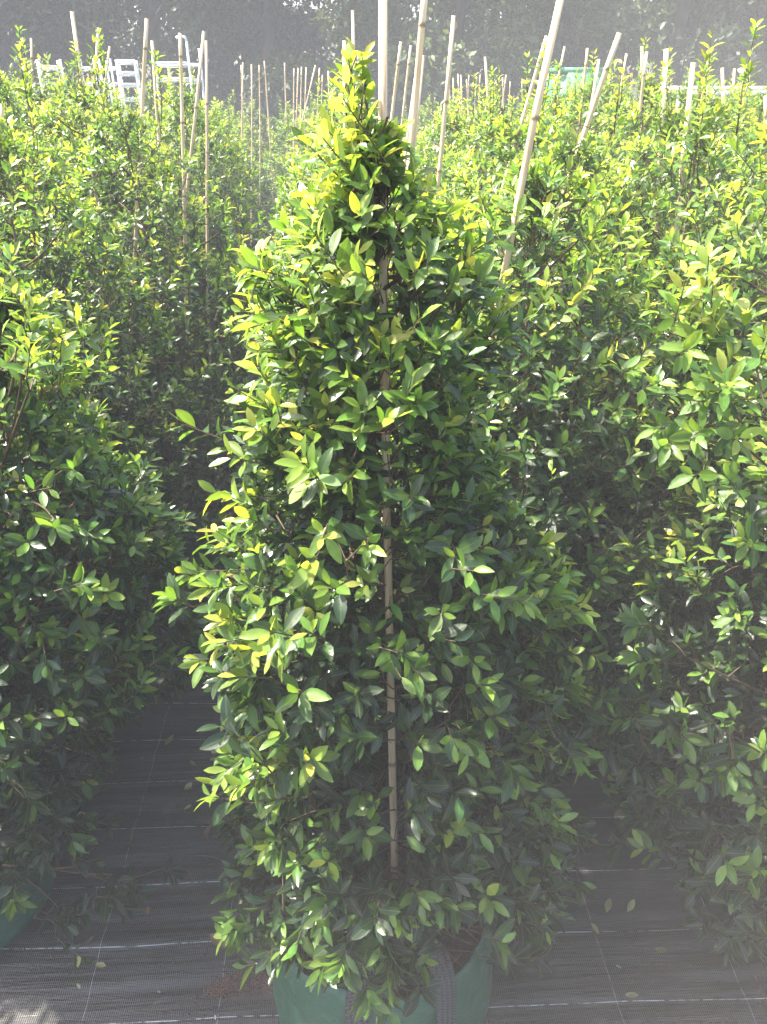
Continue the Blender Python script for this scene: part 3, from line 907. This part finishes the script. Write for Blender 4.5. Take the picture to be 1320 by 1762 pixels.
# ------------------------------------------------------------------ bamboo stakes
def stake_mesh(seed, length=1.8, rad=.0068):
    q = np.random.default_rng(seed)
    nodes = np.cumsum(q.uniform(.17, .26, 12)); nodes = nodes[nodes < length - .05]
    zs = [0.0, length]
    for nd in nodes: zs += [nd - .006, nd - .002, nd, nd + .002, nd + .006]
    zs = np.array(sorted(zs)); k = 10
    kink = np.zeros((len(zs), 2)); 
    for nd in nodes:
        kink += np.clip(zs - nd, 0, None)[:, None] * q.normal(0, .008, 2)[None]
    kink -= (zs / length)[:, None] * kink[-1][None]
    V, C = [], []
    th = np.arange(k) * 2 * math.pi / k
    for z, kk in zip(zs, kink):
        dn = np.abs(nodes - z).min() if len(nodes) else 1
        r_ = rad * (1.12 - .3 * z / length) * (1.17 if dn < .001 else 1.08 if dn < .004 else 1.0)
        V.append(np.stack([kk[0] + r_ * np.cos(th), kk[1] + r_ * np.sin(th), np.full(k, z)], -1))
        C.append(np.tile([[.75 if dn < .004 else 0.0, 0, 0, 1]], (k, 1)))
    n = len(zs)
    V = np.concatenate(V); C = np.concatenate(C)
    Qd = [(i * k + j, i * k + (j + 1) % k, (i + 1) * k + (j + 1) % k, (i + 1) * k + j) for i in range(n - 1) for j in range(k)]
    # hollow cut end
    e = len(V); top = V[-k:]; cen = top.mean(0)
    V = np.vstack([V, cen + (top - cen) * .55, cen + (top - cen) * .5 - np.array([0, 0, .02]), [cen - np.array([0, 0, .02])]])
    C = np.vstack([C, np.tile([[.3, 0, 0, 1]], (k, 1)), np.tile([[1, 0, 0, 1]], (k + 1, 1))])
    Qd += [((n - 1) * k + j, (n - 1) * k + (j + 1) % k, e + (j + 1) % k, e + j) for j in range(k)]
    Qd += [(e + j, e + (j + 1) % k, e + k + (j + 1) % k, e + k + j) for j in range(k)]
    T = [(e + 2 * k, e + k + j, e + k + (j + 1) % k) for j in range(k)]
    return make_mesh('bamboo_stake', V, [Qd, T], M_BAMBOO, C)


SM = [stake_mesh(500 + k) for k in range(5)]
sr = np.random.default_rng(12)


def put_stake(base, top, label, group, rad=1.0, k=None):
    base, top = Vector(base), Vector(top)
    d = top - base
    o = link('bamboo_stake', SM[int(sr.integers(5)) if k is None else k], loc=base)
    o.rotation_mode = 'QUATERNION'
    o.rotation_quaternion = d.to_track_quat('Z', 'Y') @ Matrix.Rotation(sr.uniform(0, 6.28), 3, 'Z').to_quaternion()
    o.scale = (rad, rad, d.length / 1.8)
    return tag(o, label, 'stake', group)


TAKEN = []


def px_stake(x0, y0, x1, y1, Y, label, rad=1.0, k=None, dY=0.0, group='bamboo stakes among the shrubs'):
    """through two sight lines (top x0,y0 ; lower x1,y1) in the plane y=Y, carried down into the bag"""
    if Y > 1.7 and Y < 6:             # stand it in the shrub it grows with
        best = min((o for o in shrubs if o.location.y < 6.3 and o not in TAKEN), key=lambda o: abs(at(x1, y1, Y=o.location.y)[0] - o.location.x) + .35 * abs(o.location.y - Y))
        miss = at(x1, y1 + 40, Y=best.location.y + .06)[0] - best.location.x
        if abs(best.location.y - Y) < .6 and abs(miss) < .25:
            TAKEN.append(best); best.location.x += miss; Y = best.location.y + .06
        else:
            Y += .15
    a = at(x0, y0, Y=Y + dY); b = at(x1, y1, Y=Y)
    d = (b - a) / np.linalg.norm(b - a)
    t = (a[2] - .12) / -d[2]
    base = a + d * t
    return put_stake(base, a, label, group, rad, k)


px_stake(659, -60, 680, 1490, STAKE_Y, 'straight bamboo stake tied up the middle of the foremost central shrub', .82, 0, dY=.14)
px_stake(973, -40, 850, 600, 1.33, 'thick bamboo stake leaning right, running out of the top edge', 1.0, 1)
px_stake(735, -50, 690, 480, 1.45, 'thick upright bamboo stake just right of the central shrub top', .98, 2)
px_stake(722, 93, 690, 360, 1.62, 'shorter stake pressed against the left of the thick upright stake', .8, 3)
px_stake(728, 95, 715, 240, 1.75, 'shorter stake close against the right of the thick upright stake', .75, 4)
px_stake(1066, 57, 975, 320, 1.75, 'strongly tilted bamboo stake with a clean cut top, right of centre', 1.05, 2)
px_stake(781, 27, 762, 220, 2.05, 'bamboo stake with a dark joint standing between the two thick stakes', .95, 1)
px_stake(941, 62, 902, 205, 2.1, 'slanted bamboo stake just left of the thick right leaning stake', .95, 3)
px_stake(607, 18, 612, 185, 2.5, 'thin tall stake left of the central shrub tip, bronze shoot at it', .85, 4)
px_stake(593, 70, 597, 230, 2.6, 'thin pale stake leftmost beside the central shrub tip', .95, 0)
px_stake(616, 90, 620, 180, 2.8, 'short stake half hidden behind the central shrub tip', .8, 1)
px_stake(690, 72, 684, 120, 3.1, 'small stake just right of the central shrub tip', .95, 2)
px_stake(707, 78, 701, 140, 3.3, 'small thin stake beside the thick upright stake, left of it', .85, 3)
px_stake(124, 20, 136, 105, 2.7, 'tallest stake at the upper left, tilting left beside a bronze shoot', 1.1, 0)
px_stake(170, 48, 161, 140, 3.0, 'stake at the upper left, second after the tallest one', .95, 1)
px_stake(253, 32, 240, 285, 2.5, 'long stake on the left, bare far down into its shrub', .95, 2)
px_stake(310, 57, 313, 220, 2.7, 'straight stake in front of the white trolley', .95, 3)
px_stake(351, 54, 337, 180, 2.9, 'right-tilted stake just right of the white trolley', .95, 4)
px_stake(355, 70, 356, 130, 3.5, 'short stake behind the right-tilted stake near the white trolley', .95, 0)
px_stake(262, 70, 266, 120, 3.2, 'short stake between the long left stake and the white trolley', 1.0, 1)
px_stake(54, 66, 55, 110, 3.6, 'short stake near the upper left corner', .9, 2)
px_stake(4, 180, 2, 215, 1.9, 'stake at the left picture edge with a dark joint', 1.0, 3)
px_stake(189, 80, 182, 130, 4.0, 'thin pinkish stake left of the white rack', .85, 4)
px_stake(1147, 84, 1144, 170, 2.7, 'stocky stake with a dark ring, left of the tall bronze shoot', 1.15, 0)
px_stake(1105, 80, 1104, 130, 3.3, 'left one of two short stakes standing together right of centre', 1.1, 1)
px_stake(1113, 89, 1107, 140, 3.4, 'right one of two short stakes standing together right of centre', .95, 2)
px_stake(1011, 83, 1003, 180, 3.4, 'thin stake left of the strongly tilted stake', .95, 3)
px_stake(1031, 102, 1019, 170, 3.2, 'thin slanted stake right behind the strongly tilted stake', .95, 4)
px_stake(972, 80, 957, 155, 4.0, 'thin slanted stake in front of the green container', .85, 0)
px_stake(835, 98, 844, 235, 4.2, 'tall thin stake in the dark gap right of centre', 1.0, 1)
px_stake(838, 130, 849, 220, 4.5, 'thin stake leaning on the tall thin stake in the gap', .9, 2)
px_stake(1222, 90, 1214, 135, 2.9, 'stake inside the tall bronze shoot, upper right', 1.0, 3)
px_stake(1193, 108, 1186, 185, 2.4, 'stake below the tall bronze shoot, upper right', 1.0, 4)
px_stake(1243, 117, 1244, 185, 3.8, 'slim stake right of the tall bronze shoot', 1.1, 0)
px_stake(1264, 118, 1261, 165, 4.6, 'slim stake nearest the right edge', 1.1, 1)
px_stake(1317, 165, 1318, 195, 3.0, 'stake cut by the right picture edge', 1.0, 2)
px_stake(1078, 92, 1070, 150, 3.8, 'thin stake among bronze shoots right of the strongly tilted stake', .85, 1)
FL = [(415, 112, 2), (418, 107, 0), (433, 111, 0), (446, 112, 0), (455, 105, 4), (490, 108, 2), (506, 118, 0), (513, 117, -3), (519, 115, -1), (527, 116, -2), (543, 112, -17), (550, 117, -3), (555, 129, -1), (565, 122, 1)]
for x, yt, dx in FL:
    Y = sr.uniform(6.8, 8.6)
    px_stake(x, yt, x + dx, yt + 70, Y, 'thin stake in the distant cluster left of the central shrub tip', .95, group='distant stakes left of the central shrub')
FR = [(773, 134, 2), (780, 134, 1), (788, 127, 3), (793, 129, 3), (803, 137, 3), (807, 129, -3), (820, 132, -2), (826, 129, -3), (865, 133, 2), (871, 129, -8), (878, 140, -3), (898, 140, 2), (1003, 133, -5), (987, 133, -6)]
for x, yt, dx in FR:
    Y = sr.uniform(7.2, 9.6)
    px_stake(x, yt, x + dx, yt + 60, Y, 'thin stake in the distant cluster right of the central shrub tip', .95, group='distant stakes right of the central shrub')

# ------------------------------------------------------------------ far things
def trolley(name, loc, w, h, d, shelves, label, posts=None, rz=0.0):
    root = link(name, None, loc=loc); root.rotation_euler = (0, 0, rz); root.empty_display_size = .2
    tag(root, label, 'trolley')
    for k, (sx, sy) in enumerate(((-1, -1), (1, -1), (1, 1), (-1, 1))):
        mb = MB(); hh = h if posts is None else posts[k]
        mb.tube([(sx * w / 2, sy * d / 2, .12), (sx * w / 2, sy * d / 2, hh * .5), (sx * w / 2, sy * d / 2, hh)], .016, 8)
        link('post', mb.mesh('post', M_WHITE, True), root)
        mb = MB()
        for a in range(12):
            t0, t1 = a * math.pi / 6, (a + 1) * math.pi / 6
            mb.add([(sx * w / 2, sy * d / 2 + .06 * math.cos(t0), .06 + .06 * math.sin(t0)), (sx * w / 2 + .03, sy * d / 2 + .06 * math.cos(t0), .06 + .06 * math.sin(t0)),
                    (sx * w / 2 + .03, sy * d / 2 + .06 * math.cos(t1), .06 + .06 * math.sin(t1)), (sx * w / 2, sy * d / 2 + .06 * math.cos(t1), .06 + .06 * math.sin(t1))], [(0, 1, 2, 3)])
        link('wheel', mb.mesh('wheel', M_TRUNK), root)
    for z in shelves:
        mb = MB()
        mb.box((0, 0, z), (w, d, .022))
        mb.box((0, -d / 2, z + .03), (w + .02, .02, .03)); mb.box((0, d / 2, z + .03), (w + .02, .02, .03))
        link('shelf', mb.mesh('shelf', M_WHITE), root)
    return root


p = at(220, 120, Y=12.6)
trolley('plant_trolley', (p[0], 12.6, 0), .24, 2.0, .4, (.4, .8, 1.2, 1.5, 1.68, 1.82, 1.96), 'narrow white ladder-like rack standing before the dark trees', rz=.15)
p = at(308, 120, Y=12.2)
tb = trolley('plant_trolley', (p[0], 12.2, 0), .46, 1.96, .6, (.4, 1.0, 1.74, 1.92), 'wide white plant trolley with a tall corner post before the dark trees', posts=(1.96, 2.2, 2.14, 1.96), rz=-.1)
mb = MB(); mb.tube([(.23, -.3, 2.2), (.21, -.31, 2.24), (.15, -.32, 2.25), (.1, -.33, 2.23)], .016, 8)
link('hook', mb.mesh('hook', M_WHITE, True), tb)
for q_, (xx, yy, Y_, hh) in enumerate(((185, 95, 13.2, 2.03), (148, 92, 13.6, 2.05), (82, 95, 13, 2.02))):
    p = at(xx, yy, Y=Y_)
    trolley('plant_trolley', (p[0], Y_, 0), .16 + .06 * q_, hh, .4, (.4, 1.0, 1.7, 1.9), ['slim white rack left of the ladder-like rack, before the dark trees', 'white rack behind the upper left shrubs, beside a stake', 'white rack nearest the bright gap at the upper left'][q_], rz=.2 * q_)

p = at(985, 140, Y=11.8)
sk = link('waste_container', None, loc=(p[0] + .12, 12.1, 0)); tag(sk, 'green open-topped container far off behind the stakes, right of centre', 'container')
mb = MB()
Wd, Dp, Hh = .62, .62, 1.84
for s in (-1, 1):
    mb.box((s * Wd / 2, 0, Hh / 2), (.05, Dp, Hh)); mb.box((0, s * Dp / 2, Hh / 2), (Wd - .05, .05, Hh))
mb.box((0, 0, .06), (Wd - .06, Dp - .06, .05))
link('body', mb.mesh('body', M_GREENBIN), sk)
mb = MB()
for s in (-1, 1):
    mb.box((s * Wd / 2, 0, Hh + .03), (.1, Dp + .1, .06)); mb.box((0, s * Dp / 2, Hh + .03), (Wd - .1, .1, .06))
link('rim', mb.mesh('rim', M_GREENBIN), sk)
for kx in (-.2, 0, .2):
    mb = MB(); mb.box((kx, -Dp / 2 - .045, Hh / 2), (.06, .04, Hh - .1)); link('rib', mb.mesh('rib', M_GREENBIN), sk)

p = at(1240, 150, Y=11.0)
bn = link('potting_bench', None, loc=(p[0] + .15, 11, 0)); tag(bn, 'long pale bench top behind the shrubs at the far right', 'bench')
mb = MB(); mb.box((0, 0, 1.65), (1.7, .7, .05)); mb.box((0, -.335, 1.60), (1.7, .03, .046)); link('bench_top', mb.mesh('bench_top', M_WHITE), bn)
for sx in (-.78, 0, .78):
    for sy in (-.3, .3):
        mb = MB(); mb.box((sx, sy, .81), (.05, .05, 1.63)); link('leg', mb.mesh('leg', M_WHITE), bn)

# ------------------------------------------------------------------ tree belt
def tree_variant(seed, h=6.8, rad=2.5, zlow=.5, n=25000, mat=None):
    q = np.random.default_rng(seed)
    trunk = MB()
    tz = np.linspace(0, h * .8, 9)
    ax = np.stack([.15 * np.sin(tz + seed), .15 * np.cos(tz * .8 + seed), tz], -1)
    trunk.tube(ax, np.linspace(.17, .04, 9), 9)
    clumps = []
    for i in range(46):
        z = q.uniform(zlow, h)
        t = (z - zlow) / (h - zlow)
        rr = rad * (0.75 + .5 * t - 1.0 * t ** 3) * q.uniform(.35, 1.0); a = q.uniform(0, 6.28)
        c = np.array([rr * math.cos(a), rr * math.sin(a), z]); clumps.append((c, q.uniform(.4, .8)))
        b = np.array([0, 0, max(.5, z - rr * .5)]); mid = (b + c) / 2 + np.array([0, 0, .2])
        if i < 26: trunk.tube([b, mid, c], [.07, .04, .012], 5, False)
    L = Leaves()
    for c, s in clumps:
        m = n // 46; off = q.normal(0, .22)
        d = norm(q.normal(0, 1, (m, 3))); rr = s * q.uniform(.3, 1, m) ** .5 * q.uniform(.75, 1.15, m)
        P = c + d * rr[:, None] * np.array([1.1, 1.1, .8])
        A = norm(d * .5 + q.normal(0, .7, (m, 3)) + np.array([0, 0, -.2])); N = norm(q.normal(0, .6, (m, 3)) + np.array([0, 0, .7]) + d * .4)
        N = norm(N - A * np.sum(A * N, 1, keepdims=True))
        ln = q.uniform(.09, .17, m)
        L.add(P=P, A=A, N=N, L=ln, W=ln * q.uniform(.4, .6, m), curl=q.uniform(0, .2, m), fold=q.uniform(.1, .4, m), age=np.clip(q.normal(.4 + off, .2, m), 0, 1), rnd=q.uniform(0, 1, m))
    L.done()
    return L.mesh('crown', T_LOW, mat or M_TREE), trunk.mesh('trunk', M_TRUNK, True)


TV = [tree_variant(21), tree_variant(22, 6.2, 2.6, .4), tree_variant(23, 7.2, 2.7, .5), tree_variant(24, 6.8, 2.4, 1.75), tree_variant(25, 6.4, 2.3, .4, mat=M_TREE_LIT)]
tr = np.random.default_rng(8)
TREES = [(-10.4, 16, 3), (-8.0, 15.8, 4), (-5.9, 15.6, 1), (-3.5, 16.2, 0), (-1.2, 15.6, 2), (1.9, 15.0, 4), (3.5, 16.2, 0), (5.7, 15.5, 2), (8.0, 16, 1), (10.2, 16.6, 0),
         (-7.0, 19.4, 0), (-4.6, 19.6, 2), (-2.3, 19.2, 1), (.1, 19.3, 0), (2.4, 19.2, 2), (4.7, 19.3, 1), (7.0, 19.5, 0), (9.4, 19.6, 2), (11.8, 19.6, 1)]
TXT = ['dark tree at the left end, bright gap beneath its crown', 'dark tree above the upper left racks', 'dark tree behind the white ladder-like rack', 'dark tree right of the white trolley', 'dark tree straight behind the central shrub tip',
       'bushy tree just right of the central shrub tip, leaves painted sunlit', 'dark tree behind the thick right leaning stake', 'dark tree behind the strongly tilted stake', 'dark tree behind the tall bronze shoot', 'dark tree at the right end of the tree belt']
for i, (x, y, v) in enumerate(TREES):
    cr, tk = TV[v]
    root = link('broadleaf_tree', None, loc=(x, y, -.02)); root.rotation_euler = (0, 0, tr.uniform(0, 6.28))
    sc = tr.uniform(.94, 1.08); root.scale = (sc, sc, sc)
    tag(root, TXT[i] if i < len(TXT) else 'dark tree in the rear line of the tree belt, mostly hidden', 'tree', 'trees in the dark belt behind the nursery')
    link('crown', cr, root); link('trunk', tk, root)

# ------------------------------------------------------------------ litter on the mat
LIT = [(283, 1178, .55, .03), (190, 1308, .95, .02), (283, 1285, .55, .03), (337, 1318, .3, .022), (331, 1346, .85, .03), (331, 1355, .8, .02), (156, 1406, .8, .035), (177, 1411, .85, .02), (316, 1394, .8, .018),
       (387, 1415, .85, .022), (384, 1425, .9, .018), (212, 1452, .12, .03), (205, 1449, .1, .03), (350, 1448, .05, .028), (355, 1455, .02, .025), (394, 1636, .4, .04), (138, 1701, .95, .012), (270, 1704, .95, .008), (149, 1629, .25, .016), (134, 1666, .7, .02),
       (184, 1664, .65, .02), (370, 1746, .9, .009), (255, 1560, .2, .02), (300, 1520, .08, .014), (407, 1540, .05, .016), (262, 1190, .3, .02), (240, 1310, .85, .012), (1043, 1573, .6, .028), (1079, 1571, .8, .03), (1151, 1634, .75, .03), (1058, 1662, .95, .012), (1099, 1714, .7, .025), (1030, 1610, .5, .02), (1010, 1460, .3, .02)]
lr = np.random.default_rng(31)
NAMED = {3: 'orange brown fallen leaf lying on the dark path', 15: 'broad tan fallen leaf lying beside the foremost green bag', 6: 'olive fallen leaf lying at the left edge of the path',
         11: 'curled brown fallen leaf lying in the middle of the path'}
for i, (x, y, age, ln) in enumerate(LIT):
    p = at(x, y, Z=0)
    V, F, C = leaf_geom(T_HI, np.zeros((1, 3)), np.array([[0, 1., 0]]), np.array([[0, 0, 1.]]), np.array([ln * 1.25]), np.array([ln * lr.uniform(.45, .62)]),
                        np.array([lr.uniform(-.35, -.05)]), np.array([lr.uniform(.15, .7)]), np.array([age]), np.array([lr.uniform()]))
    o = link('fallen_leaf', make_mesh('fallen_leaf', V, F, M_DRY, C), loc=(p[0], p[1], float(mat_height(p[0], p[1])) + .002))
    o.rotation_euler = (lr.normal(0, .08), lr.normal(0, .15), lr.uniform(0, 6.28))
    side = 'path left of the central shrub' if x < 700 else 'mat right of the green bag'
    tag(o, NAMED.get(i, f'small fallen leaf lying on the {side}'), 'fallen leaf', f'fallen leaves on the {side}')
a, b = at(329, 1474, Z=.006), at(413, 1484, Z=.006)
mb = MB(); t = np.linspace(0, 1, 7)[:, None]
pts = a * (1 - t) + b * t; pts[:, 1] += .006 * np.sin(t[:, 0] * 5); pts[:, 2] += .003
mb.tube(pts, np.linspace(.0016, .0026, 7), 6)
tag(link('stick', mb.mesh('stick', M_TRUNK, True)), 'thin dark dead stick lying across the path', 'stick')

mb = MB(); cr = np.random.default_rng(5)
def crumb(x, y, s):
    z = float(mat_height(x, y)); k = cr.uniform(.5, 1.2, (6, 1)) * s
    V = np.array([[1, 0, 0], [-1, 0, 0], [0, 1, 0], [0, -1, 0], [0, 0, .7], [0, 0, -.4]]) * k * np.array([cr.uniform(.6, 1.8), cr.uniform(.6, 1.4), .6])
    a_ = cr.uniform(0, 6.28); Rz = np.array([[math.cos(a_), -math.sin(a_), 0], [math.sin(a_), math.cos(a_), 0], [0, 0, 1]])
    mb.add(V @ Rz.T + np.array([x, y, z + s * .3]), None, [(0, 2, 4), (2, 1, 4), (1, 3, 4), (3, 0, 4), (2, 0, 5), (1, 2, 5), (3, 1, 5), (0, 3, 5)])
a, b = at(365, 1705, Z=0), at(478, 1675, Z=0)
for _ in range(1500):
    t = cr.uniform() ; p = a * (1 - t) + b * t + np.array([cr.normal(0, .012), cr.normal(0, .010 + .014 * t), 0]); crumb(p[0], p[1], cr.uniform(.0008, .0028))
for cx, cyy, n_, s_ in ((330, 1740, 60, .03), (415, 1445, 50, .02), (320, 1372, 45, .03), (280, 1210, 30, .03), (330, 1660, 25, .04), (90, 1650, 60, .04), (300, 1450, 60, .12), (290, 1600, 40, .12), (1060, 1620, 50, .1)):
    c = at(cx, cyy, Z=0)
    for _ in range(n_): crumb(c[0] + cr.normal(0, s_), c[1] + cr.normal(0, s_ * .6), cr.uniform(.0007, .0032))
tag(link('dirt', mb.mesh('dirt', M_DIRT)), 'scattered reddish dirt crumbs and plant debris on the weed mat', 'dirt', kind='stuff')

# ------------------------------------------------------------------ haze volume, added to stand in for milky lens glare
m, nt, n, l = new_mat('glare_haze')
out = n.new('ShaderNodeOutputMaterial'); pv = n.new('ShaderNodeVolumePrincipled')
pv.inputs['Color'].default_value = (.77, .74, .70, 1)
pv.inputs['Density'].default_value = HAZE_DENSITY
pv.inputs['Density Attribute'].default_value = ''
pv.inputs['Anisotropy'].default_value = HAZE_ANISO
l.new(pv.outputs[0], out.inputs['Volume'])
mb = MB(); mb.box((0, 10.5, 3.75), (44, 33, 9.5))
hz = link('haze', mb.mesh('haze', m)); tag(hz, 'even haze added over the nursery, standing in for milky lens glare', 'haze', kind='stuff')
